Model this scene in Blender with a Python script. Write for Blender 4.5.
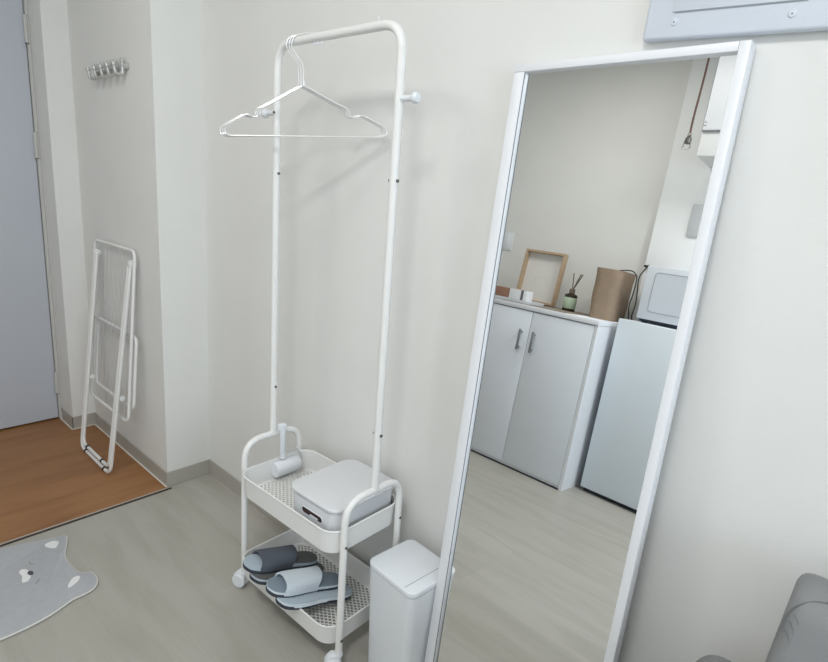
import bpy, bmesh, math, random
from mathutils import Vector, Matrix
from math import sin, cos, pi, radians
random.seed(4)
scn = bpy.context.scene
for o in list(bpy.data.objects): bpy.data.objects.remove(o)
COL = scn.collection

# ---------------------------------------------------------------- camera
cam = bpy.data.objects.new('camera', bpy.data.cameras.new('camera'))
COL.objects.link(cam)
R_ = Vector((0.7353, 0.6738, 0.0733)); U_ = Vector((-0.2167, 0.1313, 0.9674)); F_ = Vector((-0.6422, 0.7271, -0.2426))
M = Matrix((R_, U_, -F_)).transposed().to_4x4(); M.translation = Vector((2.0813, -1.0915, 1.25))
cam.matrix_world = M
cam.data.sensor_fit = 'HORIZONTAL'; cam.data.sensor_width = 36.0
cam.data.lens = 559.93 * 36.0 / 828.0
cam.data.clip_start = 0.02
scn.camera = cam

# ---------------------------------------------------------------- light, world, exposure
scn.view_settings.view_transform = 'Standard'
scn.view_settings.look = 'None'
scn.view_settings.gamma = 1.0
scn.view_settings.use_curve_mapping = False
scn.view_settings.exposure = 0.0
wd = bpy.data.worlds.new('sky'); scn.world = wd; wd.use_nodes = True
wd.node_tree.nodes['Background'].inputs[0].default_value = (0.75, 0.86, 1.0, 1)
wd.node_tree.nodes['Background'].inputs[1].default_value = 1.0

def area(name, loc, target, sx, sy, power, color):
    l = bpy.data.lights.new(name, 'AREA'); l.shape = 'RECTANGLE'; l.size = sx; l.size_y = sy
    l.energy = power; l.color = color
    o = bpy.data.objects.new(name, l); COL.objects.link(o); o.location = loc
    o.rotation_euler = (Vector(target) - Vector(loc)).to_track_quat('-Z', 'Y').to_euler()
    return o
area('window_daylight', (4.66, -1.35, 1.40), (0.0, -1.35, 0.9), 1.5, 1.3, 37.0, (0.80, 0.90, 1.0))
area('ceiling_light', (2.0, -1.5, 2.55), (2.0, -1.5, 0.0), 0.45, 0.45, 21.5, (1.0, 1.0, 0.99))
area('hall_fill_light', (0.6, -1.4, 2.55), (0.6, -1.4, 0.0), 0.6, 0.6, 10.0, (1.0, 0.975, 0.92))  # added fill lamp without a known source, lifts the dimmer left side

# ---------------------------------------------------------------- materials
def lin(c):
    return tuple(((v / 255) / 12.92 if v / 255 <= 0.04045 else ((v / 255 + 0.055) / 1.055) ** 2.4) for v in c) + (1,)
def mat(name, rgb, rough=0.5, metal=0.0, noise=0.0, nscale=40, bump=0.0, bscale=300, spec=0.5, stretch=(1, 1, 1)):
    m = bpy.data.materials.new(name); m.use_nodes = True
    nt = m.node_tree; b = nt.nodes['Principled BSDF']
    b.inputs['Roughness'].default_value = rough; b.inputs['Metallic'].default_value = metal
    b.inputs['Specular IOR Level'].default_value = spec
    c = lin(rgb)
    tc = nt.nodes.new('ShaderNodeTexCoord'); mp = nt.nodes.new('ShaderNodeMapping')
    mp.inputs['Scale'].default_value = stretch
    nt.links.new(tc.outputs['Object'], mp.inputs['Vector'])
    n = nt.nodes.new('ShaderNodeTexNoise'); n.inputs['Scale'].default_value = nscale; n.inputs['Detail'].default_value = 4
    nt.links.new(mp.outputs[0], n.inputs['Vector'])
    r = nt.nodes.new('ShaderNodeValToRGB')
    k = max(noise, 0.01)
    r.color_ramp.elements[0].position = 0.3; r.color_ramp.elements[1].position = 0.7
    r.color_ramp.elements[0].color = tuple(v * (1 - k) for v in c[:3]) + (1,)
    r.color_ramp.elements[1].color = tuple(min(1, v * (1 + k)) for v in c[:3]) + (1,)
    nt.links.new(n.outputs['Fac'], r.inputs[0]); nt.links.new(r.outputs[0], b.inputs['Base Color'])
    if bump:
        n2 = nt.nodes.new('ShaderNodeTexNoise'); n2.inputs['Scale'].default_value = bscale
        nt.links.new(mp.outputs[0], n2.inputs['Vector'])
        bp = nt.nodes.new('ShaderNodeBump'); bp.inputs['Strength'].default_value = bump; bp.inputs['Distance'].default_value = 0.002
        nt.links.new(n2.outputs['Fac'], bp.inputs['Height']); nt.links.new(bp.outputs[0], b.inputs['Normal'])
    return m
def planks(name, base, alt, streak, along, pw, pl, rough, kn):
    """wood planks running along 'x' or 'y', world-scaled (object coordinates)"""
    m = bpy.data.materials.new(name); m.use_nodes = True
    nt = m.node_tree; b = nt.nodes['Principled BSDF']; b.inputs['Roughness'].default_value = rough
    L = nt.links.new
    tc = nt.nodes.new('ShaderNodeTexCoord'); mp = nt.nodes.new('ShaderNodeMapping')
    if along == 'y': mp.inputs['Rotation'].default_value = (0, 0, pi / 2)
    L(tc.outputs['Object'], mp.inputs['Vector'])
    br = nt.nodes.new('ShaderNodeTexBrick'); br.offset = 0.37
    br.inputs['Scale'].default_value = 1; br.inputs['Mortar Size'].default_value = 0.0006
    br.inputs['Brick Width'].default_value = pl; br.inputs['Row Height'].default_value = pw
    br.inputs['Color1'].default_value = lin(base); br.inputs['Color2'].default_value = lin(alt)
    br.inputs['Mortar'].default_value = lin(tuple(v * 0.93 for v in base)); br.inputs['Bias'].default_value = 0.0
    L(mp.outputs[0], br.inputs['Vector'])
    m2 = nt.nodes.new('ShaderNodeMapping'); m2.inputs['Scale'].default_value = (1.6, 9, 1); L(mp.outputs[0], m2.inputs['Vector'])
    n1 = nt.nodes.new('ShaderNodeTexNoise'); n1.inputs['Scale'].default_value = 1.6; n1.inputs['Detail'].default_value = 6; n1.inputs['Distortion'].default_value = 0.6
    L(m2.outputs[0], n1.inputs['Vector'])
    m3 = nt.nodes.new('ShaderNodeMapping'); m3.inputs['Scale'].default_value = (4, 90, 1); L(mp.outputs[0], m3.inputs['Vector'])
    n2 = nt.nodes.new('ShaderNodeTexNoise'); n2.inputs['Scale'].default_value = 2; n2.inputs['Detail'].default_value = 3
    L(m3.outputs[0], n2.inputs['Vector'])
    r1 = nt.nodes.new('ShaderNodeValToRGB'); r1.color_ramp.elements[0].position = 0.42; r1.color_ramp.elements[1].position = 0.72
    r1.color_ramp.elements[0].color = (0, 0, 0, 1); r1.color_ramp.elements[1].color = (kn, kn, kn, 1)
    L(n1.outputs['Fac'], r1.inputs[0])
    mx = nt.nodes.new('ShaderNodeMixRGB'); mx.inputs[2].default_value = lin(streak)
    L(r1.outputs[0], mx.inputs[0]); L(br.outputs['Color'], mx.inputs[1])
    r2 = nt.nodes.new('ShaderNodeValToRGB'); r2.color_ramp.elements[0].position = 0.35; r2.color_ramp.elements[1].position = 0.65
    r2.color_ramp.elements[0].color = (0.965, 0.965, 0.965, 1); r2.color_ramp.elements[1].color = (1, 1, 1, 1)
    L(n2.outputs['Fac'], r2.inputs[0])
    mu = nt.nodes.new('ShaderNodeMixRGB'); mu.blend_type = 'MULTIPLY'; mu.inputs[0].default_value = 1
    L(mx.outputs[0], mu.inputs[1]); L(r2.outputs[0], mu.inputs[2]); L(mu.outputs[0], b.inputs['Base Color'])
    return m

WALL = mat('wallpaper_white', (233, 233, 230), 0.75, 0, 0.012, 6, 0.12, 160, 0.3)
WHITEPANEL = mat('panel_white', (240, 242, 242), 0.55, 0, 0.006, 8)
CEIL = mat('ceiling_white', (235, 235, 232), 0.8)
FLOOR = planks('floor_vinyl', (183, 180, 172), (178, 175, 166), (158, 154, 144), 'x', 0.16, 1.1, 0.38, 0.55)
WOOD = planks('entry_vinyl', (164, 118, 76), (157, 112, 71), (132, 88, 52), 'y', 0.3, 1.6, 0.45, 0.7)
BASEB = mat('baseboard_vinyl', (178, 174, 166), 0.5, 0, 0.02, 20)
CAULK = mat('caulk', (225, 222, 214), 0.6)
DOORM = mat('door_paint', (192, 197, 205), 0.5, 0, 0.012, 5)
JAMB = mat('jamb_paint', (200, 199, 195), 0.5)
DARKTRIM = mat('trim_dark', (66, 54, 48), 0.5)
ALU = mat('trim_metal', (196, 190, 180), 0.4, 0.3)
WHITE = mat('white_powder_coat', (238, 238, 236), 0.35, 0, 0.004, 10)
WPLAS = mat('white_plastic', (232, 236, 241), 0.3, 0, 0.004, 10)
GPLAS = mat('pale_grey_plastic', (222, 224, 227), 0.4, 0, 0.006, 10)
FRAMEW = mat('mirror_frame_white', (236, 238, 242), 0.4, 0, 0.004, 10)
LIP = mat('mirror_lip_grey', (120, 126, 134), 0.5)
STEEL = mat('screw_steel', (120, 118, 115), 0.3, 0.9)
CHROME = mat('chrome', (215, 215, 215), 0.18, 1.0)
HOOKM = mat('brushed_metal', (205, 205, 203), 0.38, 0.75)
RACKW = mat('rack_wire_grey', (196, 198, 202), 0.5)
WIRE = mat('hanger_wire', (232, 232, 232), 0.28, 0.35)
RUB = mat('black_rubber', (22, 22, 24), 0.6)
RUG = mat('rug_grey', (182, 184, 188), 0.95, 0, 0.035, 60, 0.5, 900, 0.1)
RUGW = mat('rug_white', (236, 236, 236), 0.95, 0, 0.02, 60, 0.4, 900, 0.1)
RUGD = mat('rug_dark', (84, 84, 88), 0.95, 0, 0.03, 60)
RUGE = mat('rug_edge', (218, 217, 212), 0.9)
RUGL = mat('rug_eye_line', (140, 141, 147), 0.95)
CHAR = mat('slipper_charcoal', (92, 98, 108), 0.9, 0, 0.05, 200, 0.3, 900, 0.2)
CHAR2 = mat('slipper_heel_grey', (104, 106, 105), 0.9, 0, 0.05, 200, 0.3, 900, 0.2)
SKY = mat('slipper_blue_grey', (182, 195, 206), 0.9, 0, 0.04, 200, 0.3, 900, 0.2)
SKYL = mat('slipper_pale', (212, 222, 230), 0.9, 0, 0.04, 200, 0.3, 900, 0.2)
SKYD = mat('slipper_footbed', (140, 154, 166), 0.9, 0, 0.04, 200, 0.3, 900, 0.2)
SOLE = mat('slipper_sole', (58, 64, 74), 0.7)
SLOT = mat('slot_dark', (60, 36, 36), 0.6)
SOFA = mat('sofa_leatherette', (136, 137, 138), 0.6, 0, 0.02, 30, 0.15, 500, 0.35)
SOFAD = mat('sofa_seam', (104, 106, 106), 0.7)
SOFAF = mat('sofa_crease_shade', (120, 122, 122), 0.7)
BRK = mat('bracket_grey', (196, 198, 200), 0.4)
LEGW = mat('dark_wood', (70, 52, 40), 0.5)
CABW = mat('cabinet_white', (238, 241, 246), 0.4, 0, 0.004, 8)
CABD = mat('cabinet_door', (238, 244, 252), 0.4, 0, 0.004, 8)
HANDLE = mat('handle_grey', (150, 152, 155), 0.35, 0.6)
FRIDGE = mat('fridge_pale', (230, 240, 248), 0.35, 0, 0.004, 8)
FRIDGEB = mat('fridge_body', (226, 232, 238), 0.4)
MICRO = mat('microwave_white', (222, 228, 236), 0.35)
MICROD = mat('microwave_window', (214, 221, 229), 0.25)
GROOVE = mat('groove_grey', (150, 156, 164), 0.5)
NAVY = mat('feet_and_gap_shade', (30, 38, 52), 0.6)  # feet, and gap shade put in as dark pieces
KRAFT = mat('kraft_paper', (158, 139, 120), 0.85, 0, 0.05, 30, 0.3, 120, 0.2)
PALEWOOD = mat('pale_wood', (190, 166, 138), 0.6, 0, 0.08, 6, 0, 300, 0.4, (1, 1, 12))
PAPER = mat('paper_white', (228, 226, 222), 0.8)
INK = mat('ink_grey', (196, 196, 196), 0.8)
GLASSB = mat('bottle_brown', (52, 44, 32), 0.15)
LABELG = mat('label_green', (188, 208, 184), 0.7)
STICK = mat('reed_brown', (110, 98, 86), 0.8)
BROWNBOX = mat('box_brown', (150, 112, 92), 0.7)
WBOX = mat('box_white', (232, 232, 234), 0.6)
STRIPE = mat('box_stripe', (108, 104, 108), 0.6)
MATB = mat('placemat_taupe', (140, 130, 118), 0.9, 0, 0.06, 80)
CABLEB = mat('cable_brown', (92, 62, 54), 0.5)
CABLEK = mat('cable_black', (40, 38, 38), 0.5)
PANELM = mat('panel_blue_grey', (214, 221, 231), 0.45, 0, 0.006, 6)
PLATE = mat('plate_grey', (200, 204, 206), 0.5)

MIR = bpy.data.materials.new('mirror_silver'); MIR.use_nodes = True
_b = MIR.node_tree.nodes['Principled BSDF']
_b.inputs['Metallic'].default_value = 1; _b.inputs['Roughness'].default_value = 0.0
_b.inputs['Base Color'].default_value = (0.83, 0.85, 0.85, 1)
_n = MIR.node_tree.nodes.new('ShaderNodeTexNoise'); _n.inputs['Scale'].default_value = 3
_r = MIR.node_tree.nodes.new('ShaderNodeValToRGB')
_r.color_ramp.elements[0].color = (0.915, 0.925, 0.92, 1); _r.color_ramp.elements[1].color = (0.925, 0.935, 0.93, 1)
MIR.node_tree.links.new(_n.outputs['Fac'], _r.inputs[0]); MIR.node_tree.links.new(_r.outputs[0], _b.inputs['Base Color'])
PANE = bpy.data.materials.new('window_pane'); PANE.use_nodes = True
_nt = PANE.node_tree; _nt.nodes.remove(_nt.nodes['Principled BSDF'])
_t = _nt.nodes.new('ShaderNodeBsdfTransparent'); _g = _nt.nodes.new('ShaderNodeBsdfGlossy'); _g.inputs['Roughness'].default_value = 0.02
_f = _nt.nodes.new('ShaderNodeFresnel'); _m = _nt.nodes.new('ShaderNodeMixShader')
_nt.links.new(_f.outputs[0], _m.inputs[0]); _nt.links.new(_t.outputs[0], _m.inputs[1]); _nt.links.new(_g.outputs[0], _m.inputs[2])
_nt.links.new(_m.outputs[0], _nt.nodes['Material Output'].inputs['Surface'])

# ---------------------------------------------------------------- mesh helpers
def new(): return bmesh.new()
def box(bm, x0, x1, y0, y1, z0, z1, bev=0.0, seg=2, mtx=None):
    t = bmesh.new()
    bmesh.ops.create_cube(t, size=1)
    for v in t.verts: v.co = Vector((x0 + (v.co.x + .5) * (x1 - x0), y0 + (v.co.y + .5) * (y1 - y0), z0 + (v.co.z + .5) * (z1 - z0)))
    if bev: bmesh.ops.bevel(t, geom=list(t.edges), offset=bev, segments=seg, affect='EDGES', profile=0.5)
    merge(bm, t, mtx); return bm
def merge(bm, t, mtx=None):
    if mtx is not None: t.transform(mtx)
    me = bpy.data.meshes.new('tmp'); t.to_mesh(me); t.free(); bm.from_mesh(me); bpy.data.meshes.remove(me)
def fillet(pts, r, n=7, closed=False):
    pts = [Vector(p) for p in pts]; out = []
    N = len(pts)
    for i, p in enumerate(pts):
        if not closed and i in (0, N - 1): out.append(p); continue
        a = pts[(i - 1) % N]; b = pts[(i + 1) % N]
        rr = r[i] if isinstance(r, (list, tuple)) else r
        d1 = (a - p); d2 = (b - p); l1 = d1.length; l2 = d2.length; d1 /= l1; d2 /= l2
        ang = d1.angle(d2)
        if rr <= 0 or ang > pi - 1e-3: out.append(p); continue
        t = min(rr / math.tan(ang / 2), l1 * .49, l2 * .49)
        s = p + d1 * t; e = p + d2 * t
        for k in range(n + 1):
            u = k / n; out.append((1 - u) ** 2 * s + 2 * u * (1 - u) * p + u * u * e)
    return out
def tube(bm, pts, rad, seg=12, closed=False, cap=True, flat=1.0):
    pts = [Vector(p) for p in pts]; N = len(pts); rings = []
    nrm = None
    for i, p in enumerate(pts):
        if closed: t = (pts[(i + 1) % N] - pts[(i - 1) % N])
        else: t = pts[min(i + 1, N - 1)] - pts[max(i - 1, 0)]
        t.normalize()
        if nrm is None:
            ref = Vector((0, 0, 1)) if abs(t.z) < .9 else Vector((1, 0, 0))
            nrm = (ref - t * ref.dot(t)).normalized()
        else: nrm = (nrm - t * nrm.dot(t)).normalized()
        bn = t.cross(nrm)
        r = rad(i / (N - 1)) if callable(rad) else rad
        rings.append([bm.verts.new(p + (nrm * cos(a) * flat + bn * sin(a)) * r) for a in [2 * pi * k / seg for k in range(seg)]])
    for i in range(N if closed else N - 1):
        a = rings[i]; b = rings[(i + 1) % N]
        for k in range(seg):
            bm.faces.new((a[k], a[(k + 1) % seg], b[(k + 1) % seg], b[k]))
    if cap and not closed:
        bm.faces.new(rings[0][::-1]); bm.faces.new(rings[-1])
    return bm
def smooth_open(p, n=6):
    out = []; p = [Vector(q) for q in p]
    for k in range(len(p) - 1):
        p0 = p[max(k - 1, 0)]; p1 = p[k]; p2 = p[k + 1]; p3 = p[min(k + 2, len(p) - 1)]
        for q in range(n):
            t = q / n; out.append(0.5 * ((2 * p1) + (p2 - p0) * t + (2 * p0 - 5 * p1 + 4 * p2 - p3) * t * t + (3 * p1 - p0 - 3 * p2 + p3) * t ** 3))
    out.append(p[-1]); return out
def lathe(bm, prof, c=(0, 0, 0), axis='z', seg=28):
    t = bmesh.new(); rings = []
    for r, z in prof:
        if r < 1e-6: rings.append([t.verts.new((0, 0, z))])
        else: rings.append([t.verts.new((r * cos(2 * pi * k / seg), r * sin(2 * pi * k / seg), z)) for k in range(seg)])
    for a, b in zip(rings, rings[1:]):
        for k in range(seg):
            k2 = (k + 1) % seg
            if len(a) == 1 and len(b) == 1: continue
            if len(a) == 1: t.faces.new((a[0], b[k2], b[k]))
            elif len(b) == 1: t.faces.new((a[k], a[k2], b[0]))
            else: t.faces.new((a[k], a[k2], b[k2], b[k]))
    m = Matrix.Translation(c)
    if axis == 'x': m = m @ Matrix.Rotation(pi / 2, 4, 'Y')
    if axis == 'y': m = m @ Matrix.Rotation(-pi / 2, 4, 'X')
    merge(bm, t, m); return bm
def rrect(x0, x1, y0, y1, r, n=6):
    out = []
    for cx, cy, a0 in ((x1 - r, y1 - r, 0), (x0 + r, y1 - r, 90), (x0 + r, y0 + r, 180), (x1 - r, y0 + r, 270)):
        for k in range(n + 1):
            a = radians(a0 + 90 * k / n); out.append((cx + r * cos(a), cy + r * sin(a)))
    return out
def prism(bm, outline, z0, z1, bev=0.0, seg=2, mtx=None, bevbot=True):
    t = bmesh.new(); vs = [t.verts.new((x, y, z0)) for x, y in outline]
    f = t.faces.new(vs); f.normal_update()
    if f.normal.z > 0: f.normal_flip()
    r = bmesh.ops.extrude_face_region(t, geom=[f])
    for v in r['geom']:
        if isinstance(v, bmesh.types.BMVert): v.co.z = z1
    if bev:
        es = [e for e in t.edges if (abs(e.verts[0].co.z - e.verts[1].co.z) < 1e-7) and (bevbot or e.verts[0].co.z > (z0 + z1) / 2)]
        bmesh.ops.bevel(t, geom=es, offset=bev, segments=seg, affect='EDGES', profile=0.5)
    merge(bm, t, mtx); return bm
def ringprism(bm, outer, inner, z0, z1, outer_bot=None, inner_bot=None, mtx=None):
    t = bmesh.new(); ob = outer_bot or outer; ib = inner_bot or inner; n = len(outer)
    A = [t.verts.new((x, y, z0)) for x, y in ob]; B = [t.verts.new((x, y, z1)) for x, y in outer]
    Cc = [t.verts.new((x, y, z1)) for x, y in inner]; D = [t.verts.new((x, y, z0)) for x, y in ib]
    for i in range(n):
        j = (i + 1) % n
        t.faces.new((A[i], A[j], B[j], B[i])); t.faces.new((B[i], B[j], Cc[j], Cc[i]))
        t.faces.new((Cc[i], Cc[j], D[j], D[i])); t.faces.new((D[i], D[j], A[j], A[i]))
    merge(bm, t, mtx); return bm
def obj(name, bm, m, parent=None, smooth=True, label=None, angle=40):
    bmesh.ops.recalc_face_normals(bm, faces=bm.faces)
    me = bpy.data.meshes.new(name); bm.to_mesh(me); bm.free()
    for mm in (m if isinstance(m, (list, tuple)) else [m]): me.materials.append(mm)
    if smooth:
        for p in me.polygons: p.use_smooth = True
        me.set_sharp_from_angle(angle=radians(angle))
    o = bpy.data.objects.new(name, me); COL.objects.link(o)
    if parent is not None: o.parent = parent
    if label: o['label'] = label
    return o
def tag(o, label, cat, group=None):
    o['label'] = label; o['category'] = cat
    if group: o['group'] = group
    return o
def thing(name, label, cat, loc=(0, 0, 0), rotz=0, group=None, mtx=None):
    o = bpy.data.objects.new(name, None); COL.objects.link(o); o.empty_display_size = 0.05
    if mtx is not None: o.matrix_world = mtx
    else: o.location = loc; o.rotation_euler = (0, 0, rotz)
    return tag(o, label, cat, group)
def struct(name, bm, m, parent=None, smooth=False):
    o = obj(name, bm, m, parent, smooth)
    if parent is None: o['kind'] = 'structure'
    return o
def copy_tree(o, parent=None):
    c = o.copy(); COL.objects.link(c)
    if parent is not None: c.parent = parent
    for ch in [x for x in bpy.data.objects if x.parent == o]: copy_tree(ch, c)
    return c

# ---------------------------------------------------------------- structure
HC = 2.6
struct('floor', box(new(), 0.0, 4.6, -2.45, 0.0, -0.1, 0.0), FLOOR)
fl = new(); box(fl, -1.1, 0.013, -2.45, -0.184, -0.1, 0.003)
struct('floor_entry', fl, WOOD)
t1 = struct('trim_1', box(new(), 0.013, 0.0185, -2.45, -0.180, -0.05, 0.0055, 0.001), ALU)
t2 = struct('trim_2', box(new(), 0.0185, 0.0255, -2.45, -0.180, -0.05, 0.0045, 0.001), DARKTRIM)
struct('wall_back', box(new(), 0.0, 4.7, 0.0, 0.1, 0, HC), WALL)
struct('wall_entry', box(new(), -0.793, 0.0, -0.184, 0.1, 0, HC), WALL)
struct('wall_reveal', box(new(), -1.1, -0.793, -0.285, 0.1, 0, HC), WALL)
wl = new(); box(wl, -1.1, -1.0, -2.45, -0.285, 0, HC); box(wl, -1.0, -0.957, -2.45, -1.22, 0, HC); box(wl, -1.0, -0.957, -1.22, -0.285, 2.06, HC)
struct('wall_left', wl, WALL)
struct('wall_front', box(new(), -1.1, 4.7, -2.55, -2.45, 0, HC), WALL)
struct('wall_column', box(new(), 0.823, 2.6, -2.45, -2.41, 0, HC), WHITEPANEL)
wr = new()
box(wr, 4.6, 4.7, -2.45, -2.12, 0, HC); box(wr, 4.6, 4.7, -0.58, 0.0, 0, HC)
box(wr, 4.6, 4.7, -2.12, -0.58, 0, 0.78); box(wr, 4.6, 4.7, -2.12, -0.58, 2.12, HC)
struct('wall_right', wr, WALL)
struct('wall_leak_block', box(new(), -1.2, -1.1, -2.55, 0.1, -0.1, HC), WALL)  # added unseen backing wall, stops sky light leaking under the door
struct('ceiling', box(new(), -1.1, 4.7, -2.55, 0.1, HC, HC + .1), CEIL)
wf = new()
for a in ((4.605, 4.655, -2.12, -2.07, .78, 2.12), (4.605, 4.655, -.63, -.58, .78, 2.12), (4.605, 4.655, -2.07, -.63, .78, .83), (4.605, 4.655, -2.07, -.63, 2.07, 2.12), (4.61, 4.65, -1.37, -1.33, .83, 2.07)):
    box(wf, *a, 0.003)
w1 = struct('window_1', wf, WPLAS)
obj('pane', box(new(), 4.672, 4.678, -2.07, -.63, .83, 2.07), PANE, w1, False)
# baseboards (thin vinyl skirting) with the pale caulk line along the entry floor
HB = 0.065
def baseb(name, *boxes):
    b = new()
    for x0, x1, y0, y1, z0 in boxes: box(b, x0, x1, y0, y1, z0, HB, 0.0015, 1)
    return struct(name, b, BASEB)
baseb('baseboard_back', (0.004, 4.6, -0.005, 0, 0))
baseb('baseboard_jog', (0.0, 0.005, -0.186, 0, 0))
baseb('baseboard_entry', (-0.793, 0.005, -0.189, -0.184, 0.003))
baseb('baseboard_reveal', (-0.793, -0.788, -0.290, -0.184, 0.003), (-0.955, -0.788, -0.290, -0.285, 0.003))
ck = new()
for a in ((-0.79, 0.006, -0.196, -0.189), (-0.788, -0.781, -0.296, -0.19), (-0.955, -0.782, -0.297, -0.290)):
    box(ck, a[0], a[1], a[2], a[3], 0.003, 0.006, 0.001, 1)
struct('trim_3', ck, CAULK)
# entrance door
dr = struct('door_1', box(new(), -1.0, -0.961, -1.20, -0.301, 0.012, 2.04, 0.002, 1), DOORM)
jb = new(); box(jb, -1.0, -0.950, -0.299, -0.285, 0.003, 2.06, 0.002, 1); box(jb, -1.0, -0.950, -1.22, -1.202, 0.003, 2.06, 0.002, 1); box(jb, -1.0, -0.95, -1.21, -0.29, 2.045, 2.06, 0.002, 1)
obj('door_frame', jb, JAMB, dr, False)
for z in (1.797, 1.323, 0.198):
    h = obj('hinge', tube(new(), [(-0.952, -0.300, z - .055), (-0.952, -0.300, z + .055)], 0.008, 12), JAMB, dr)
    obj('hinge_pin', tube(new(), [(-0.952, -0.300, z - .060), (-0.952, -0.300, z - .056)], 0.0075, 10), STEEL, h)
obj('door_handle', tube(new(), fillet([(-0.961, -1.13, 1.0), (-0.915, -1.13, 1.0), (-0.915, -1.01, 1.0)], .02), 0.009, 10), CHROME, dr)

# ---------------------------------------------------------------- hook rail on the entry wall
hk = thing('hook_rail', 'silver wall rail of five coat hooks on the entry wall above the drying rack', 'hooks', (-0.364, -0.184, 1.612))
obj('rail', tube(new(), [(-0.13, -0.012, 0), (0.165, -0.012, 0)], 0.0045, 10), HOOKM, hk)
for sx in (-.128, .160):
    b = new(); lathe(b, [(0, -.0135), (.012, -.0135), (.013, -.002), (.013, 0)], (sx, -0.0005, 0), 'y', 16)
    obj('mount', b, HOOKM, hk)
for i in range(5):
    x = -0.112 + 0.0635 * i
    b = new()
    tube(b, fillet([(x, -0.014, .024), (x, -0.014, -.026), (x, -0.036, -.032), (x, -0.042, -.004)], .016), 0.006, 10)
    box(b, x - .009, x + .009, -.018, -.008, -.03, .028, .003)
    h = obj('hook', b, HOOKM, hk)
    b = new(); lathe(b, [(0, -.0095), (.006, -.008), (.0088, -.003), (.0088, .003), (.006, .008), (0, .0095)], (x, -0.042, 0.002), 'z', 14)
    obj('hook_tip', b, HOOKM, h)

# ---------------------------------------------------------------- folded drying rack
dk = thing('drying_rack', 'folded white wire clothes drying rack leaning on the entry wall', 'drying rack', (-0.38, -0.325, 0.003))
def dl(x, y, z): return (x + 0.38, y + 0.325, z - 0.003)
def py(z): return -0.204 - (0.944 - z) * 0.0835        # main panel plane
def loop(x0, x1, z0, z1, f, r, rad=0.0062):
    pts = [dl(x0, f(z0), z0), dl(x1, f(z0), z0), dl(x1, f(z1), z1), dl(x0, f(z1), z1)]
    return tube(new(), fillet(pts, r, 6, True), rad, 10, True)
obj('panel_frame', loop(-0.586, -0.168, 0.245, 0.943, py, 0.035), WHITE, dk)
f2 = lambda z: py(z) + 0.016
obj('wing_frame', loop(-0.572, -0.160, 0.30, 0.60, f2, 0.03), WHITE, dk)
for i in range(9):
    x = -0.545 + i * 0.042
    obj('wire', tube(new(), [dl(x, py(.25) , .25), dl(x, py(.938), .938)], 0.0009, 6), RACKW, dk)
obj('cross_bar', tube(new(), [dl(-0.586, py(.605), .605), dl(-0.168, py(.605), .605)], 0.003, 8), RACKW, dk)
def legf(x0t, x1t, x0b, x1b, zb, rr):
    f = lambda z: -0.214 + (-0.326 + 0.214) * (0.893 - z) / 0.893
    pts = [dl(x0t, f(.893), .893), dl(x0b, f(zb), zb), dl(x1b, f(zb), zb), dl(x1t, f(.893), .893)]
    return tube(new(), fillet(pts, rr, 7), 0.0072, 10), f
b, f = legf(-0.556, -0.187, -0.560, -0.222, 0.0105, 0.045)
l1 = obj('leg_frame', b, WHITE, dk)
b, g = legf(-0.541, -0.204, -0.543, -0.240, 0.034, 0.038)
l2 = obj('leg_frame', b, WHITE, dk)
for lf, fy, xs, zr in ((l1, f, (-0.50, -0.285), .0105), (l2, g, (-0.485, -0.315), .034)):
    for x in xs:
        obj('rubber_ring', tube(new(), [dl(x - .006, fy(zr), zr), dl(x + .006, fy(zr), zr)], 0.0092, 10), RUB, lf)
for x in (-0.553, -0.188):
    b = new(); lathe(b, [(0, -.012), (.012, -.012), (.014, -.006), (.014, .008), (0, .010)], dl(x, -.212, .893), 'x', 14)
    obj('joint_cap', b, WHITE, dk)
for x, z in ((-0.546, .34), (-0.212, .34)):
    b = new(); lathe(b, [(0, -.009), (.011, -.009), (.011, .007), (0, .009)], dl(x, py(z) - .012, z), 'x', 12)
    obj('joint_cap', b, WHITE, dk)

# ---------------------------------------------------------------- bear-shaped floor mat
rg = thing('floor_mat', 'grey bear-shaped floor mat with white inner ears beside the brown entry floor', 'mat', (0.262, -0.85, 0))
def smooth_closed(pts, n=6):
    out = []; N = len(pts)
    for i in range(N):
        p0, p1, p2, p3 = [Vector(pts[(i + k - 1) % N]) for k in range(4)]
        for k in range(n):
            t = k / n
            out.append(tuple(0.5 * ((2 * p1) + (p2 - p0) * t + (2 * p0 - 5 * p1 + 4 * p2 - p3) * t * t + (3 * p1 - p0 - 3 * p2 + p3) * t ** 3)))
    return out
out_ = [(0.047, -0.763), (0.06, -0.716), (0.076, -0.668), (0.093, -0.622), (0.101, -0.598), (0.112, -0.588), (0.132, -0.592), (0.176, -0.609), (0.21, -0.622), (0.243, -0.627), (0.267, -0.627), (0.306, -0.624), (0.336, -0.618), (0.348, -0.603), (0.359, -0.592), (0.38, -0.588), (0.409, -0.592), (0.428, -0.602), (0.441, -0.618), (0.446, -0.645), (0.447, -0.671), (0.460, -0.704), (0.474, -0.745), (0.482, -0.804), (0.482, -0.87), (0.478, -1.0), (0.462, -1.08), (0.42, -1.13), (0.34, -1.15), (0.19, -1.15), (0.11, -1.13), (0.065, -1.08), (0.046, -1.0), (0.042, -0.87), (0.043, -0.81)]
ol = smooth_closed([(x - .262, y + .85) for x, y in out_])
obj('mat_body', prism(new(), ol, 0.0005, 0.0085, 0.002), RUG, rg)
obj('edge_binding', tube(new(), [(x, y, 0.0050) for x, y in ol], 0.0030, 8, True), RUGE, rg, label='pale stitched edge binding')
def patch(name, pts, m, parent=rg, z=0.0082):
    return obj(name, prism(new(), smooth_closed(pts, 4), z, z + 0.0018, 0.0005, 1), m, parent)
def lp(l): return [(x - .262, y + .85) for x, y in l]
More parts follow.
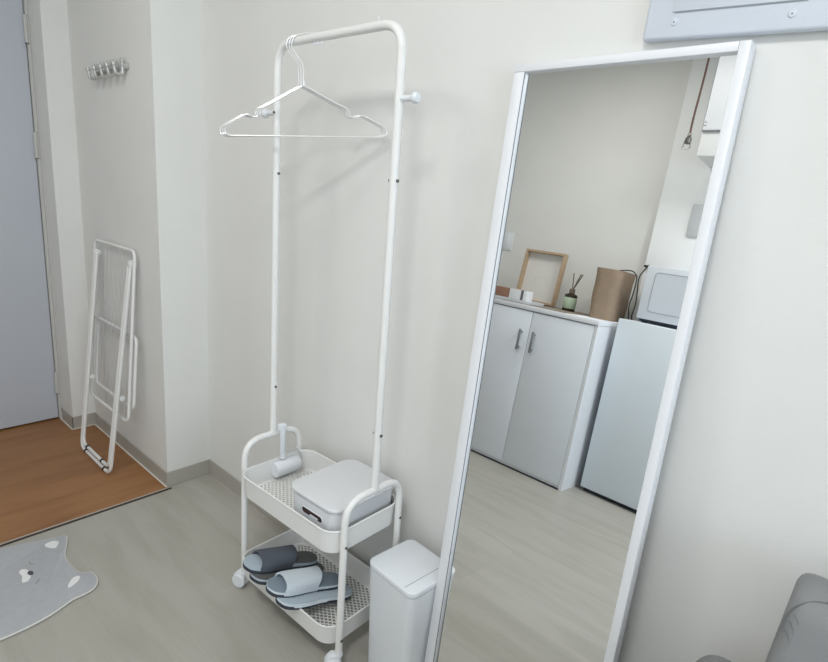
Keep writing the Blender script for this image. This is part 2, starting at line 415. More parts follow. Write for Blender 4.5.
patch('inner_ear', lp([(0.121, -0.655), (0.113, -0.643), (0.116, -0.625), (0.131, -0.616), (0.151, -0.626), (0.158, -0.637), (0.14, -0.651)]), RUGW)
patch('inner_ear', lp([(0.388, -0.666), (0.365, -0.654), (0.352, -0.64), (0.356, -0.624), (0.374, -0.632), (0.389, -0.654)]), RUGW)
mz = patch('muzzle', lp([(0.221, -0.751), (0.209, -0.741), (0.222, -0.73), (0.242, -0.728), (0.258, -0.728), (0.277, -0.739), (0.281, -0.749), (0.272, -0.756), (0.245, -0.749)]), RUGW)
patch('nose', lp([(0.241, -0.734), (0.234, -0.726), (0.246, -0.720), (0.258, -0.724), (0.255, -0.732)]), RUGD, mz, 0.0098)
for e in ([(0.183, -0.715), (0.194, -0.716), (0.201, -0.712), (0.201, -0.706)], [(0.291, -0.716), (0.300, -0.721), (0.305, -0.725), (0.307, -0.731)]):
    obj('eye', tube(new(), [(x, y, .0087) for x, y in lp(e)], 0.0014, 6), RUGL, rg)

# ---------------------------------------------------------------- two-tier cart with garment rail
L, W = 0.4442, 0.1985
ct = thing('garment_rail_cart', 'white two tier trolley with a tall garment rail standing by the wall', 'clothes rack', (0.7259, -0.2716, 0), 0.0195)
ZU, ZT, RT = 0.4961, 1.5922, 0.0095
for x in (0.0, L):
    obj('end_frame', tube(new(), fillet([(x, 0, .058), (x, 0, ZU), (x, W, ZU), (x, W, .058)], [0, .062, .062, 0], 9), RT, 14), WHITE, ct)
ra = obj('garment_rail', tube(new(), fillet([(0, W / 2, ZU + .004), (0, W / 2, ZT), (L, W / 2, ZT), (L, W / 2, ZU + .004)], [0, .062, .062, 0], 10), 0.0103, 16), WHITE, ct)
for z in (1.268, .651):
    for x in (0.0, L):
        obj('rail_joint', tube(new(), [(x, W / 2, z - .010), (x, W / 2, z + .010)], 0.0108, 16), WHITE, ra)
        for sx in (-1, 1):
            b = new(); lathe(b, [(0, -.003), (.0035, -.002), (.0038, .002), (0, .0028)], (x + sx * .0118, W / 2 - .001, z), 'x', 10)
            obj('screw', b, STEEL, ra)
for x0, x1, pz in ((L + .010, L + .048, 1.440), (-.010, -.054, 1.424)):
    s = 1 if x1 > x0 else -1
    b = new(); tube(b, [(x0 - s * .004, W / 2, pz), (x1, W / 2, pz)], 0.0068, 12)
    kb = obj('peg', b, WPLAS, ra)
    b = new(); lathe(b, [(0, -.009), (.008, -.008), (.0118, -.003), (.0118, .003), (.009, .0075), (0, .009)], (x1, W / 2, pz), 'x', 16)
    obj('peg_knob', b, WPLAS, kb)
b = new(); lathe(b, [(0, -.003), (.0033, -.002), (.0036, .002), (0, .0028)], (.001, W / 2 - .0105, 1.424), 'y', 10)
obj('screw', b, STEEL, ra)
for x in (.150, .163, .176):
    obj('under_peg', tube(new(), [(x, W / 2, ZT - .008), (x + .002, W / 2, ZT - .017)], 0.0025, 8), WPLAS, ra)
obj('top_peg', tube(new(), [(L - .076, W / 2, ZT + .008), (L - .076, W / 2, ZT + .020)], 0.0016, 8), WPLAS, ra)
def tray(zb, zt, full):
    x0, x1, y0, y1 = 0.0098, L - 0.0098, -0.030, W + 0.026
    o1 = rrect(x0, x1, y0, y1, .048, 8); i1 = rrect(x0 + .002, x1 - .002, y0 + .002, y1 - .002, .046, 8)
    o2 = rrect(x0 + .004, x1 - .004, y0 + .004, y1 - .004, .046, 8); i2 = rrect(x0 + .006, x1 - .006, y0 + .006, y1 - .006, .044, 8)
    tr = obj('tray', ringprism(new(), o1, i1, zb, zt, o2, i2), WHITE, ct)
    obj('rim', tube(new(), [(x, y, zt) for x, y in o1], 0.0028, 8, True), WHITE, tr)
    # flat border and expanded-metal lattice floor
    b = new(); ringprism(b, rrect(x0 + .005, x1 - .005, y0 + .005, y1 - .005, .045, 8), rrect(x0 + .017, x1 - .017, y0 + .017, y1 - .017, .035, 8), zb + .0005, zb + .002)
    fl_ = obj('floor_border', b, WHITE, tr)
    b = new(); X0, X1, Y0, Y1 = x0 + .014, x1 - .014, y0 + .014, y1 - .014; R = .036
    def inside(x, y):
        if not (X0 <= x <= X1 and Y0 <= y <= Y1): return False
        cx = min(max(x, X0 + R), X1 - R); cy = min(max(y, Y0 + R), Y1 - R)
        return (x - cx) ** 2 + (y - cy) ** 2 <= R * R or (X0 + R <= x <= X1 - R) or (Y0 + R <= y <= Y1 - R)
    pitch = .0185; sl = 0.72
    for sgn in (1, -1):
        k = -40
        while k < 90:
            c0 = X0 + k * pitch
            # line x = c0 + sgn*(y-Y0)/sl
            ys = [Y0 + (Y1 - Y0) * q / 60 for q in range(61)]
            seg_ = [(c0 + sgn * (y - Y0) / sl, y) for y in ys]
            seg_ = [s for s in seg_ if inside(*s)]
            if len(seg_) > 1:
                (xa, ya), (xb, yb) = seg_[0], seg_[-1]
                d = Vector((xb - xa, yb - ya, 0)); ln_ = d.length; an = math.atan2(d.y, d.x)
                m = Matrix.Translation(((xa + xb) / 2, (ya + yb) / 2, zb + .0012 + (.0002 if sgn > 0 else 0))) @ Matrix.Rotation(an, 4, 'Z')
                box(b, -ln_ / 2, ln_ / 2, -.0017, .0017, -.0007, .0007, 0, 1, m)
            k += 1
    obj('lattice_floor', b, WHITE, tr, False)
    for x, sx in ((L - .0105, 1), (.0105, -1)):
        for y in (0.0, W):
            b = new(); lathe(b, [(0, -.0025), (.004, -.0015), (.004, .0015), (0, .0025)], (x + sx * (.0105 + .0095), y, (zb + zt) / 2 - .004), 'x', 10)
            obj('screw', b, STEEL, tr)
tray(.349, .412, True)
tray(.0745, .131, False)
for x, y, a in ((0, 0, 200), (L, 0, 230), (0, W, 150), (L, W, 40)):
    cs = obj('caster', lathe(new(), [(0, .062), (.009, .062), (.011, .058), (.012, .050), (0, .050)], (x, y, 0), 'z', 14), WPLAS, ct)
    dx, dy = cos(radians(a)) * .014, sin(radians(a)) * .014
    an = radians(a)
    m = Matrix.Translation((x + dx, y + dy, .024)) @ Matrix.Rotation(an, 4, 'Z')
    b = new()
    for s in (-1, 1):
        t = bmesh.new(); lathe(t, [(0, -.007), (.020, -.007), (.0232, -.004), (.0232, .004), (.020, .007), (0, .007)], (0, s * .0095, 0), 'y', 20); merge(b, t, m)
    obj('wheel', b, WPLAS, cs)
    t = bmesh.new()
    hood = [(-.020, .002), (-.021, .018), (-.010, .031), (.006, .031), (.018, .020), (.022, .006)]
    prism(t, [(p_, q_) for p_, q_ in hood] , -.0125, .0125, .003)
    t.transform(Matrix.Rotation(pi / 2, 4, 'X'))
    b = new(); merge(b, t, m)
    obj('hood', b, WPLAS, cs)

# ---------------------------------------------------------------- wire hangers on the rail
def hanger(i, label):
    dx = [0.014, 0.003, -0.008][i]
    phi = 0.68 + [-.012, 0.0, .02][i]
    root = thing('wire_hanger', label, 'hanger', (0.812 + dx, -0.1703, 1.5918), phi)
    root.rotation_euler = (0, radians([-3.1, -3.3, -3.6][i]), phi)
    w = 0.215
    body = [(0, -.105), (-.085, -.148), (-.113, -.160), (-.119, -.180), (-.134, -.181), (-.150, -.174), (-.186, -.192), (-.2095, -.204), (-.2145, -.221), (-.198, -.2275),
            (.198, -.2275), (.2145, -.221), (.2095, -.204), (.186, -.192), (.150, -.174), (.134, -.181), (.119, -.180), (.113, -.160), (.085, -.148)]
    obj('shoulder_wire', tube(new(), fillet([(x, 0, z) for x, z in body], .013, 5, True), 0.0019, 8, True), WIRE, root)
    hook = [(.045, .013), (.033, .0165), (.016, .0155), (.000, .0138), (-.018, .009), (-.027, -.004), (-.026, -.018), (-.015, -.036), (-.002, -.056), (0, -.072), (0, -.105)]
    pts = []
    for k in range(len(hook) - 1):
        p0 = Vector(hook[max(k - 1, 0)]); p1 = Vector(hook[k]); p2 = Vector(hook[k + 1]); p3 = Vector(hook[min(k + 2, len(hook) - 1)])
        for q in range(5):
            t = q / 5; v = 0.5 * ((2 * p1) + (p2 - p0) * t + (2 * p0 - 5 * p1 + 4 * p2 - p3) * t * t + (3 * p1 - p0 - 3 * p2 + p3) * t ** 3)
            pts.append((v.x, 0, v.y))
    pts.append((0, 0, -.105))
    obj('hook', tube(new(), pts, 0.0019, 8), WIRE, root)
    b = new(); tube(b, [(0, 0, -.094), (0, 0, -.106)], .0036, 8)
    obj('twist_collar', b, WIRE, root)
    return root
hanger(0, 'white wire hanger on the rail, nearest the right post of the three')
hanger(1, 'white wire hanger on the rail, the middle one of the nested three')
hanger(2, 'white wire hanger on the rail, nearest the left post of the three')
for o in bpy.data.objects:
    if o.name.startswith('wire_hanger'): o['group'] = 'wire hangers on the garment rail'

# ---------------------------------------------------------------- things on the trays
CM = Matrix.Translation((0.7259, -0.2716, 0)) @ Matrix.Rotation(0.0195, 4, 'Z')
def cworld(x, y, z, rz=0): return CM @ Matrix.Translation((x, y, z)) @ Matrix.Rotation(rz, 4, 'Z')
bx = thing('storage_box', 'pale grey lidded storage box with a handle slot on the upper tray', 'box', mtx=cworld(.319, .108, .3513))
bo = rrect(-.0965, .0965, -.112, .112, .034, 8); bi = rrect(-.099, .099, -.089, .089, .028, 8)
obj('box_body', prism(new(), bo, 0.0, 0.099, 0.004), GPLAS, bx)
obj('lid', prism(new(), rrect(-.1015, .1015, -.119, .119, .038, 8), 0.0985, 0.1085, 0.0035, 3), GPLAS, bx)
def capsule(w, h, n=10):
    r = h / 2; out = []
    for k in range(n + 1): a = -pi / 2 + pi * k / n; out.append((w / 2 - r + r * cos(a), r * sin(a)))
    for k in range(n + 1): a = pi / 2 + pi * k / n; out.append((-w / 2 + r + r * cos(a), r * sin(a)))
    return out
mm = Matrix.Translation((.004, -.1105, .060)) @ Matrix.Rotation(pi / 2, 4, 'X')
b = new(); ringprism(b, capsule(.086, .020), capsule(.082, .016), 0, .003, mtx=mm)
hs = obj('slot_rim', b, WPLAS, bx)
obj('handle_slot', prism(new(), capsule(.082, .016), 0.0, .0022, 0, mtx=mm), SLOT, hs, label='dark handle slot with contents showing')
obj('slot_tab', box(new(), -.004, .028, -.1138, -.1115, .053, .058, .001), WPLAS, hs)

lr = thing('lint_roller', 'white lint roller hung on the left end frame of the trolley', 'lint roller', mtx=cworld(.021, .120, .352))
b = new(); lathe(b, [(0, -.044), (.022, -.044), (.024, -.041), (.024, .041), (.022, .044), (0, .044)], (.008, .010, .034), 'y', 24)
obj('roll', b, WPLAS, lr)
b = new(); tube(b, fillet([(.004, 0, .062), (.001, 0, .085), (0, 0, .145), (-.004, 0, .172)], .02), lambda t: .0085 + .002 * t, 12, flat=1.0)
hd = obj('handle', b, WPLAS, lr)
b = new(); box(b, -.013, .006, -.0125, .0125, .154, .176, .004)
obj('hook_cap', b, WPLAS, hd)
b = new(); tube(b, fillet([(.002, 0, .085), (.002, .050, .082), (.004, .068, .058), (.008, .068, .036), (.008, .058, .036)], .012), .0022, 8)
obj('bracket', b, BRK, lr)

def slip_out(k=1.0, n=48):
    # sole outline, heel at x=0, toe at x=0.262
    hw = [(0, .0), (.006, .020), (.02, .0315), (.05, .037), (.09, .036), (.13, .037), (.17, .043), (.205, .046), (.235, .040), (.252, .027), (.262, 0)]
    up = [(x, y * k) for x, y in hw]
    return smooth_closed(up + [(x, -y * k) for x, y in hw[-2:0:-1]], 4)
def halfw(x):
    hw = [(0, .0), (.006, .020), (.02, .0315), (.05, .037), (.09, .036), (.13, .037), (.17, .043), (.205, .046), (.235, .040), (.252, .027), (.262, 0)]
    for (a, p), (b_, q) in zip(hw, hw[1:]):
        if a <= x <= b_: return p + (q - p) * (x - a) / (b_ - a)
    return 0
def slipper(label, mtx, sole, footbed, strap, heel, height, lift=0.0):
    r = thing('slipper', label, 'slipper', mtx=mtx, group='slippers on the lower tray')
    obj('sole', prism(new(), slip_out(), 0.0, 0.011, 0.003), sole, r)
    obj('midsole', prism(new(), slip_out(1.02), 0.0108, 0.018, 0.003), strap if strap is not CHAR else SKY, r)
    fb = obj('footbed', prism(new(), slip_out(.94), 0.0178, 0.0205, 0.001), footbed, r)
    if heel is not None:
        ho = [(x, y) for x, y in slip_out(.935) if x < .150]
        obj('heel_pad', prism(new(), sorted_outline(ho), 0.0203, 0.0216, 0.0005, 1), heel, r, label='dark heel half of the footbed')
    b = new(); X0, X1 = .108, .222; nu, nv = 12, 18; O = []; I = []
    for u in range(nu + 1):
        ro, ri = [], []
        for v in range(nv + 1):
            a = pi * v / nv
            for lst, off in ((ro, 0.0), (ri, -.0045)):
                x = X0 + (X1 - X0) * u / nu
                x += .016 * sin(a) * (1 if u > nu / 2 else -1) * abs(u / nu - .5) * 2 * (1 if u < nu / 2 else -.6)
                hwid = halfw(min(max(x, .03), .24)) + .004 + off
                hh = (height * (1 - .35 * u / nu)) + off
                s_ = sin(a); c_ = cos(a)
                lst.append(b.verts.new((x, hwid * (abs(c_) ** .75) * (1 if c_ >= 0 else -1), .010 + (hh - .0) * (s_ ** .62 if s_ > 1e-9 else 0))))
        O.append(ro); I.append(ri)
    for u in range(nu):
        for v in range(nv):
            b.faces.new((O[u][v], O[u][v + 1], O[u + 1][v + 1], O[u + 1][v])); b.faces.new((I[u][v], I[u + 1][v], I[u + 1][v + 1], I[u][v + 1]))
    for v in range(nv):
        b.faces.new((O[0][v], I[0][v], I[0][v + 1], O[0][v + 1])); b.faces.new((O[nu][v], O[nu][v + 1], I[nu][v + 1], I[nu][v]))
    for u in range(nu):
        b.faces.new((O[u][0], O[u + 1][0], I[u + 1][0], I[u][0])); b.faces.new((O[u][nv], I[u][nv], I[u + 1][nv], O[u + 1][nv]))
    obj('strap', b, strap, r)
    return r
def sorted_outline(pts):
    cx = sum(p[0] for p in pts) / len(pts); cy = sum(p[1] for p in pts) / len(pts)
    return sorted(pts, key=lambda p: math.atan2(p[1] - cy, p[0] - cx))
def smat(toe, ang, pitch, roll=0):
    """matrix that puts the slipper's toe bottom at toe (world) pointing at heading ang (degrees) with the toe raised by pitch"""
    m = Matrix.Rotation(radians(ang), 4, 'Z') @ Matrix.Rotation(-radians(pitch), 4, 'Y') @ Matrix.Rotation(radians(roll), 4, 'X') @ Matrix.Scale(.89, 4) @ Matrix.Translation((-.262, 0, 0))
    m2 = m.copy(); m2.translation = m.translation + Vector(toe); return m2
slipper('charcoal strapped slipper under its twin, left pair on the lower tray', smat((0.861, -0.337, .1420), 256, 14.0), SOLE, CHAR2, CHAR, None, .010)
slipper('charcoal strapped slipper on top of its twin, left pair on the lower tray', smat((0.830, -0.340, .1620), 256, 14.0), SOLE, SKY, CHAR, CHAR2, .050)
slipper('pale blue grey slipper underneath, right pair on the lower tray', smat((0.992, -0.338, .1420), 256, 14.0), SOLE, SKY, SKYL, None, .010)
slipper('pale blue grey slipper on top with broad strap, right pair on the lower tray', smat((0.957, -0.346, .1620), 256, 14.0), SOLE, SKYD, SKYL, None, .050)

# ---------------------------------------------------------------- waste bin
bn = thing('waste_bin', 'white square waste bin with flat lid between the trolley and the mirror', 'bin', (1.2797, -0.1235, 0.0), -0.078)
b = new()
t = bmesh.new(); o_ = rrect(-.086, .086, -.079, .079, .022, 8); o2 = rrect(-.077, .077, -.071, .071, .020, 8)
n_ = len(o_); A = [t.verts.new((x, y, .001)) for x, y in o2]; B = [t.verts.new((x, y, .299)) for x, y in o_]
for i in range(n_): t.faces.new((A[i], A[(i + 1) % n_], B[(i + 1) % n_], B[i]))
t.faces.new(A[::-1]); t.faces.new(B); merge(b, t)
obj('bin_body', b, WPLAS, bn)
ld = obj('lid', prism(new(), rrect(-.0868, .0868, -.080, .080, .0225, 8), 0.2992, 0.316, 0.004, 3), WPLAS, bn)
obj('lid_seam', box(new(), .052, .0535, -.072, .066, .3155, .3163), GROOVE, ld)

# ---------------------------------------------------------------- leaning mirror
ex = Vector((1.0, -0.0091, 0)).normalized(); up = Vector((0.0007, 0.0816, 0.9967)).normalized(); nn = ex.cross(up)
MM = Matrix((ex, -nn, up)).transposed().to_4x4(); MM.translation = Vector((1.3962, -0.1555, 0.0026))
mr = thing('floor_mirror', 'tall white framed mirror leaning against the wall beside the waste bin', 'mirror', mtx=MM)
DP = 0.031; S0, S1, T1 = -0.0285, 0.411, 1.521; i0, i1, j0, j1 = -0.003, 0.3935, 0.030, 1.5055
def bar(*a): return box(new(), *a, 0.0015, 2)
obj('left_stile', bar(S0, i0, 0, DP, 0, T1 - .0155), FRAMEW, mr)
obj('right_stile', bar(i1, S1, 0, DP, 0, T1), FRAMEW, mr)
obj('top_rail', bar(S0, i1 - .0003, 0, DP, j1, T1), FRAMEW, mr)
obj('bottom_rail', bar(i0, i1, 0, DP, 0, j0), FRAMEW, mr)
obj('mirror_glass', box(new(), i0 - .0005, i1 + .0005, .0105, .016, j0 - .0005, j1 + .0005), MIR, mr, False)
obj('inner_lip', box(new(), i0 - .0002, i0 + .0009, .0012, .0030, j0, j1), LIP, mr, False)
obj('back_board', box(new(), i0 - .001, i1 + .001, .0165, .024, j0 - .002, j1 + .002), GPLAS, mr, False)

# ---------------------------------------------------------------- distribution board on the wall
pn = thing('distribution_board', 'pale blue grey electrical distribution board on the wall above the mirror', 'fuse box', (1.624, 0, 1.539))
pn.rotation_euler = (0, 0.045, 0)
obj('panel_plate', box(new(), 0, .42, -.020, -.001, 0, .34, .006, 3), PANELM, pn)
dr2 = obj('cover_door', box(new(), .045, .243, -.0225, -.0195, .042, .30, .0012), PANELM, pn)
g = new()
for a in ((.050, .2445, .0405, .0418),): box(g, a[0], a[1], -.0215, -.0198, a[2], a[3])
obj('door_gap', g, GROOVE, dr2, False)
for x, z in ((.052, .026), (.228, .024)):
    b = new(); lathe(b, [(0, .0016), (.005, .0012), (.006, 0), (.0062, -.002)], (x, -.0205, z), 'y', 18); b2 = b
    bmesh.ops.transform(b, matrix=Matrix.Translation((0, -.0205, 0)) @ Matrix.Scale(-1, 4, (0, 1, 0)) @ Matrix.Translation((0, .0205, 0)), verts=b.verts)
    sc_ = obj('screw_cap', b, PANELM, pn)
    b = new(); lathe(b, [(0, -.0006), (.0011, -.0006), (.0011, .0006), (0, .0006)], (x, -.0222, z), 'y', 8)
    obj('screw', b, STEEL, sc_)

# ---------------------------------------------------------------- armchair / small sofa at the right
sf = thing('armchair', 'grey leatherette armchair at the lower right beside the mirror wall', 'armchair', (2.40, -0.45, 0))
def sl(x, y, z): return (x - 2.40, y + 0.45, z)
def softbox(x0, x1, y0, y1, z0, z1, r, seg=4):
    a = sl(x0, y0, z0); c = sl(x1, y1, z1)
    return box(new(), a[0], c[0], a[1], c[1], a[2], c[2], r, seg)
obj('base', softbox(1.99, 2.81, -.78, -.06, .12, .30, .02), SOFA, sf)
obj('seat_cushion', softbox(2.045, 2.755, -.80, -.24, .30, .44, .035), SOFA, sf)
def profx(prof, x0, x1, rx, lean=0.0):
    """extrude a y-z profile along x with rounded ends; lean widens the ends downwards"""
    b = new(); rows = []
    cy = sum(p[0] for p in prof) / len(prof); cz = sum(p[1] for p in prof) / len(prof)
    st = [(0, .72), (.12, .86), (.35, .95), (.7, .99), (1, 1)]
    cols = [(x0 + rx * u, k) for u, k in st] + [(x1 - rx * u, k) for u, k in reversed(st)]
    zt = max(p[1] for p in prof)
    for x, k in cols:
        row = []
        for y, z in prof:
            yy = cy + (y - cy) * k; zz = cz + (z - cz) * (1 - (1 - k) * .45)
            side = -1 if x < (x0 + x1) / 2 else 1
            row.append(b.verts.new(sl(x + side * lean * (zt - zz), yy, zz)))
        rows.append(row)
    n = len(prof)
    for a, c in zip(rows, rows[1:]):
        for i in range(n): b.faces.new((a[i], a[(i + 1) % n], c[(i + 1) % n], c[i]))
    b.faces.new(rows[0][::-1]); b.faces.new(rows[-1]); return b
pf = smooth_closed([(-.055, .44), (-.055, .60), (-.075, .700), (-.110, .730), (-.150, .738), (-.184, .732), (-.201, .716), (-.212, .688), (-.238, .58), (-.262, .44), (-.16, .41)], 4)
bk = obj('backrest', profx(pf, 2.046, 2.755, .022, .07), SOFA, sf, angle=60)
obj('seam_piping', tube(new(), smooth_open([sl(2.0425, -.217, .672), sl(2.0465, -.2065, .702), sl(2.058, -.196, .7215), sl(2.086, -.182, .7335), sl(2.16, -.172, .7372), sl(2.40, -.168, .7382), sl(2.64, -.172, .7372), sl(2.72, -.190, .729), sl(2.757, -.215, .68)]), .0011, 8), SOFAD, bk)
for x, z in ((2.054, .709), (2.0515, .698), (2.049, .686)):
    obj('fold_shade', tube(new(), smooth_open([sl(x, -.2005 - (.716 - z) * .42, z), sl(x + .007, -.2055 - (.716 - z) * .40, z - .007), sl(x + .010, -.2065 - (.716 - z) * .36, z - .018)]), lambda t: .0008 * (1 - t * .85), 6), SOFAF, bk)  # crease shade of the gathers, drawn as thin darker tubes
for x0, x1 in ((1.937, 2.035), (2.765, 2.863)):
    xm = (x0 + x1) / 2
    b = new(); t = bmesh.new()
    o_ = rrect(-.049, .049, .12, .518, .046, 8)
    prism(t, o_, 0.10, .80, .02, 3)
    t.transform(Matrix(((1, 0, 0, xm - 2.40), (0, 0, -1, .45), (0, 1, 0, 0), (0, 0, 0, 1))))
    merge(b, t); obj('arm', b, SOFA, sf)
for x in (2.02, 2.78):
    for y in (-.73, -.14):
        obj('leg', tube(new(), [sl(x, y, 0.0), sl(x, y, .125)], lambda t: .014 + .008 * t, 12), LEGW, sf)

# ---------------------------------------------------------------- opposite wall (seen in the mirror): cabinet
cb = thing('shoe_cabinet', 'white two door cabinet with grey handles seen in the mirror', 'cabinet', (0.474, -1.853, 0))
def kl(x, y, z): return (x - .474, y + 1.853, z)
CX0, CX1, CYF, CYB, CHT = .080, .868, -1.853, -2.40, .952
b = new()
for a in ((CX0, CX0 + .018, CYB, CYF - .001, 0, CHT - .028), (CX1 - .018, CX1, CYB, CYF - .001, 0, CHT - .028), (CX0 + .018, CX1 - .018, CYB, CYB + .012, 0, CHT - .028), (CX0 + .018, CX1 - .018, CYB + .012, CYF - .03, .03, .05), (CX0 + .018, CX1 - .018, CYB + .012, CYF - .03, .46, .478), (CX0 + .018, CX1 - .018, CYF - .04, CYF - .012, 0, .024)):
    box(b, a[0] - .474, a[1] - .474, a[2] + 1.853, a[3] + 1.853, a[4], a[5], .001, 1)
obj('carcass', b, CABW, cb)
obj('toe_gap_shade', box(new(), CX0 + .02 - .474, CX1 - .02 - .474, -.030, -.004, 0.0, .007, .001), NAVY, cb)  # shaded gap at the floor, painted as a dark strip
obj('top_panel', box(new(), CX0 - .474 - .002, CX1 - .474 + .002, CYB + 1.853, CYF + 1.853 + .004, CHT - .0275, CHT, .002), CABW, cb)
xm = (CX0 + CX1) / 2
for x0, x1, hx in ((CX0 + .003, xm - .0015, xm - .047), (xm + .0015, CX1 - .020, xm + .040)):
    d = obj('door', box(new(), x0 - .474, x1 - .474, -.018, .0, .026, CHT - .032, .0015), CABD, cb)
    b = new(); box(b, hx - .474 - .007, hx - .474 + .007, .018, .027, .690, .812, .003); box(b, hx - .474 - .005, hx - .474 + .005, 0, .02, .70, .712, .001); box(b, hx - .474 - .005, hx - .474 + .005, 0, .02, .79, .802, .001)
    obj('door_handle', b, HANDLE, d, label='grey bar handle')
# fridge
fr = thing('fridge', 'pale blue compact fridge beside the white cabinet seen in the mirror', 'fridge', (1.145, -2.0, 0))
obj('body', box(new(), -.238, .235, -.405, -.048, .022, .982, .008), FRIDGEB, fr)
obj('door', box(new(), -.238, .235, -.045, .003, .024, .983, .006), FRIDGE, fr)
obj('toe_gap_fill', box(new(), -.225, .222, -.06, -.02, .004, .0235, .002), NAVY, fr)  # dark box filling the gap under the fridge door
for x in (-.20, .20):
    for y in (-.36, -.05): obj('foot', lathe(new(), [(0, 0), (.014, 0), (.014, .024), (0, .024)], (x, y, 0), 'z', 12), NAVY, fr)
# microwave
mw = thing('microwave', 'white microwave oven on top of the fridge seen in the mirror', 'microwave', (1.20, -2.08, .983))
obj('body', box(new(), -.236, .235, -.318, -.022, .018, .305, .008), MICRO, mw)
md = obj('door', box(new(), -.236, .235, -.021, 0, .019, .306, .006), MICRO, mw)
mx = Matrix(((1, 0, 0, 0), (0, 0, 1, 0), (0, 1, 0, 0), (0, 0, 0, 1)))
GROOVEL = mat('groove_light', (178, 184, 192), 0.5)
obj('window_groove', ringprism(new(), rrect(-.188, .17, .060, .275, .02, 6), rrect(-.183, .165, .065, .270, .017, 6), -.001, .0012, mtx=mx), GROOVEL, md)
obj('door_window', prism(new(), rrect(-.182, .164, .066, .269, .017, 6), -.001, .0006, 0, mtx=mx), MICROD, md)
for x in (-.20, .20):
    for y in (-.28, -.04): obj('foot', lathe(new(), [(0, 0), (.016, 0), (.014, .020), (0, .020)], (x, y, 0), 'z', 12), NAVY, mw)
obj('gap_shade_plate', box(new(), -.222, .222, -.31, -.010, .005, .0185, .002), NAVY, mw)  # shadow in the foot gap, put in as a dark plate

# things on the cabinet
Z = CHT
pm = tag(obj('placemat', box(new(), .24, .66, -2.385, -1.864, Z + .0003, Z + .003, .001), MATB), 'taupe placemat under the picture frame on the white cabinet', 'placemat')
ty = thing('serving_tray', 'white low tray holding small boxes at the left of the cabinet top', 'tray', (.235, -1.98, Z + .003))
ob = rrect(-.145, .185, -.09, .112, .03, 6)
obj('tray_base', prism(new(), ob, 0.0, .004, .001), WPLAS, ty)
obj('tray_lip', ringprism(new(), rrect(-.150, .190, -.095, .117, .033, 6), rrect(-.144, .184, -.089, .111, .029, 6), .002, .016, ob, ob), WPLAS, ty)
tag(obj('gift_box', box(new(), .130, .236, -2.0, -1.93, Z + .0075, Z + .074, .002), BROWNBOX), 'small brown box on the white tray seen in the mirror', 'box')
sbx = thing('small_carton', 'small white carton with a dark stripe beside the brown box in the mirror', 'box', (.302, -1.965, Z + .0075))
obj('carton', box(new(), -.062, .062, -.035, .035, 0, .068, .002), WBOX, sbx)
obj('stripe', box(new(), .020, .038, -.0355, .0357, .0005, .0685), STRIPE, sbx, label='dark stripe band')
# picture frame leaning on the wall
pfm = Matrix.Translation((.2305, -2.24, Z + .0078)) @ Matrix.Rotation(radians(5), 4, 'X')
pf_ = thing('picture_frame', 'pale wooden picture frame leaning on the wall behind the reed diffuser', 'picture frame', mtx=pfm)
FW, FH, FT, FD = .1445, .340, .014, .045
for nm, a in (('frame_side', (-FW, -FW + FT, -FD, 0, 0, FH)), ('frame_side', (FW - FT, FW, -FD, 0, 0, FH)), ('frame_rail', (-FW + FT, FW - FT, -FD, 0, 0, FT)), ('frame_rail', (-FW + FT, FW - FT, -FD, 0, FH - FT, FH))):
    obj(nm, box(new(), *a, .001, 1), PALEWOOD, pf_)
pr_ = obj('print', box(new(), -FW + FT, FW - FT, -FD, -FD + .008, FT, FH - FT), PAPER, pf_, False)
b = new()
for k in range(5): box(b, -.045 + k * .018, -.034 + k * .018, -FD + .008, -FD + .0085, .165 + .006 * (k % 2), .167 + .006 * (k % 2))
box(b, -.048, -.046, -FD + .008, -FD + .0085, .12, .165); box(b, .046, .048, -FD + .008, -FD + .0085, .12, .165)
obj('print_line', b, INK, pr_, False)
# reed diffuser
df = thing('reed_diffuser', 'brown glass reed diffuser with a pale green label on the cabinet', 'diffuser', (.522, -2.17, Z + .003))
obj('bottle', lathe(new(), [(0, 0), (.035, 0), (.038, .004), (.038, .092), (.034, .102), (.018, .108), (0, .108)], (0, 0, 0), 'z', 28), GLASSB, df)
obj('label_band', lathe(new(), [(.0378, .016), (.0386, .017), (.0386, .082), (.0378, .083)], (0, 0, 0), 'z', 28), LABELG, df, label='pale green paper label')
obj('neck', lathe(new(), [(0, .104), (.017, .107), (.017, .132), (.015, .135), (0, .135)], (0, 0, 0), 'z', 20), STICK, df)
for dx, dy in ((-.008, .01), (.034, .0), (.040, -.012)):
    obj('reed', tube(new(), [(dx * .05, dy * .1, .13), (dx, dy, .230)], .0036, 6), STICK, df)
# paper bag
pb = thing('paper_bag', 'tall brown kraft paper bag standing at the right end of the cabinet top', 'paper bag', (.760, -2.18, Z + .0005), -.06)
b = new(); t = bmesh.new()
lo = rrect(-.074, .066, -.15, .115, .045, 7); hi = rrect(-.086, .072, -.16, .118, .052, 7)
lv = []
for k in range(9):
    f_ = k / 8; z = .285 * f_
    lv.append([t.verts.new((x + (X - x) * f_ + .003 * sin(9 * f_ + 7 * y), y + (Y - y) * f_, z)) for (x, y), (X, Y) in zip(lo, hi)])
n_ = len(lo)
for a, c in zip(lv, lv[1:]):
    for i in range(n_): t.faces.new((a[i], a[(i + 1) % n_], c[(i + 1) % n_], c[i]))
t.faces.new(lv[0][::-1])
inn = [t.verts.new((v.co.x * .97, v.co.y * .98, .283)) for v in lv[-1]]; inb = [t.verts.new((v.co.x * .93, v.co.y * .95, .12)) for v in lv[-1]]
for i in range(n_):
    j = (i + 1) % n_
    t.faces.new((lv[-1][i], lv[-1][j], inn[j], inn[i])); t.faces.new((inn[i], inn[j], inb[j], inb[i]))
t.faces.new(inb); merge(b, t)
tag_b = obj('bag_body', b, KRAFT, pb, angle=30)
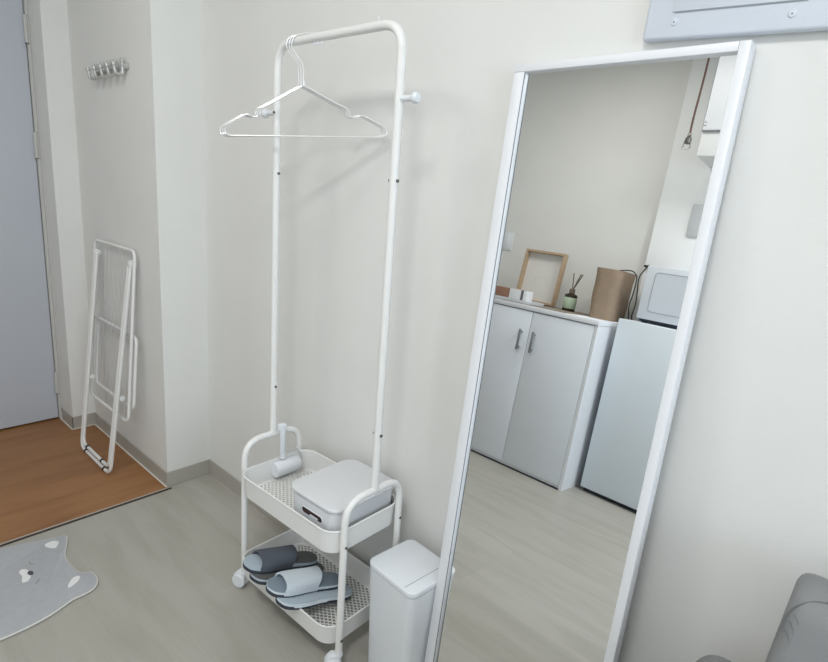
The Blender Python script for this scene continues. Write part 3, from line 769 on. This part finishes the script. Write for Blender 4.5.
# cables between bag and microwave
def cable(label, pts, m=CABLEK, r=.0035):
    return tag(obj('power_cable', tube(new(), smooth_open(pts), r, 8), m), label, 'cable')
cable('thin black cable looping over the top of the paper bag', [(.765, -2.2, 1.2425), (.80, -2.2, 1.249), (.842, -2.2, 1.250), (.870, -2.2, 1.228), (.876, -2.2, 1.19), (.874, -2.2, 1.12), (.867, -2.2, 1.061), (.878, -2.2, .990), (.888, -2.2, .93), (.889, -2.2, .80)])
c2 = cable('thin black cable hanging beside the left edge of the microwave', [(.842, -2.390, 1.302), (.872, -2.35, 1.306), (.884, -2.28, 1.285), (.868, -2.25, 1.224), (.875, -2.25, 1.144), (.882, -2.25, 1.07), (.876, -2.25, 1.0), (.887, -2.25, .95), (.888, -2.25, .80)])
obj('plug', box(new(), .826, .858, -2.4095, -2.385, 1.296, 1.308, .003), CABLEK, c2)
# wall switch, plate, cupboard, hanging cable
sw = thing('light_switch', 'white wall switch on the wall left of the picture frame in the mirror', 'switch', (-.190, -2.45, 1.342))
obj('switch_plate', box(new(), -.042, .042, .0005, .009, -.062, .062, .003), WPLAS, sw); obj('rocker', box(new(), -.022, .022, .008, .013, -.042, .042, .002), WPLAS, sw)
tag(obj('wall_plate', box(new(), 1.015, 1.16, -2.4095, -2.399, 1.50, 1.683, .003), PLATE), 'grey blank plate on the white column above the microwave', 'wall plate')
kc = thing('wall_cupboard', 'white wall cupboard above the microwave seen at the top of the mirror', 'cupboard', (1.05, -2.15, 1.886))
obj('cupboard_body', box(new(), 0, .62, -.2595, -.004, 0, .705, .003), WHITEPANEL, kc)
kd = obj('door', box(new(), .004, .60, -.003, .014, .127, .70, .002), CABW, kc)
g = new(); box(g, .0005, .0035, -.0035, .010, .124, .55); box(g, .0005, .60, -.0035, .010, .1235, .1262)
obj('door_gap', g, GROOVE, kc, False)
for z in (.148, .165): obj('hinge_pin', box(new(), .006, .018, .0138, .0152, z, z + .004, .0005), STEEL, kd)
hc = thing('hanging_cable', 'brown cable with metal end fitting hanging beside the wall cupboard', 'cable', (.992, -2.15, HC))
obj('cable', tube(new(), smooth_open([(0.006, 0, -.0005), (.005, 0, -.3), (0, 0, -.51), (.001, 0, -.602)]), .0055, 10), CABLEB, hc)
b = new(); lathe(b, [(0, -.598), (.008, -.600), (.010, -.620), (.016, -.626), (.016, -.650), (.010, -.655), (0, -.656)], (0, 0, 0), 'z', 16)
ft = obj('fitting', b, STEEL, hc)
b = new(); tube(b, fillet([(-.016, 0, -.64), (-.022, 0, -.68), (.016, 0, -.68), (.014, 0, -.64)], .008), .004, 8)
obj('fitting_loop', b, CHROME, ft)
bpy.context.view_layer.update()
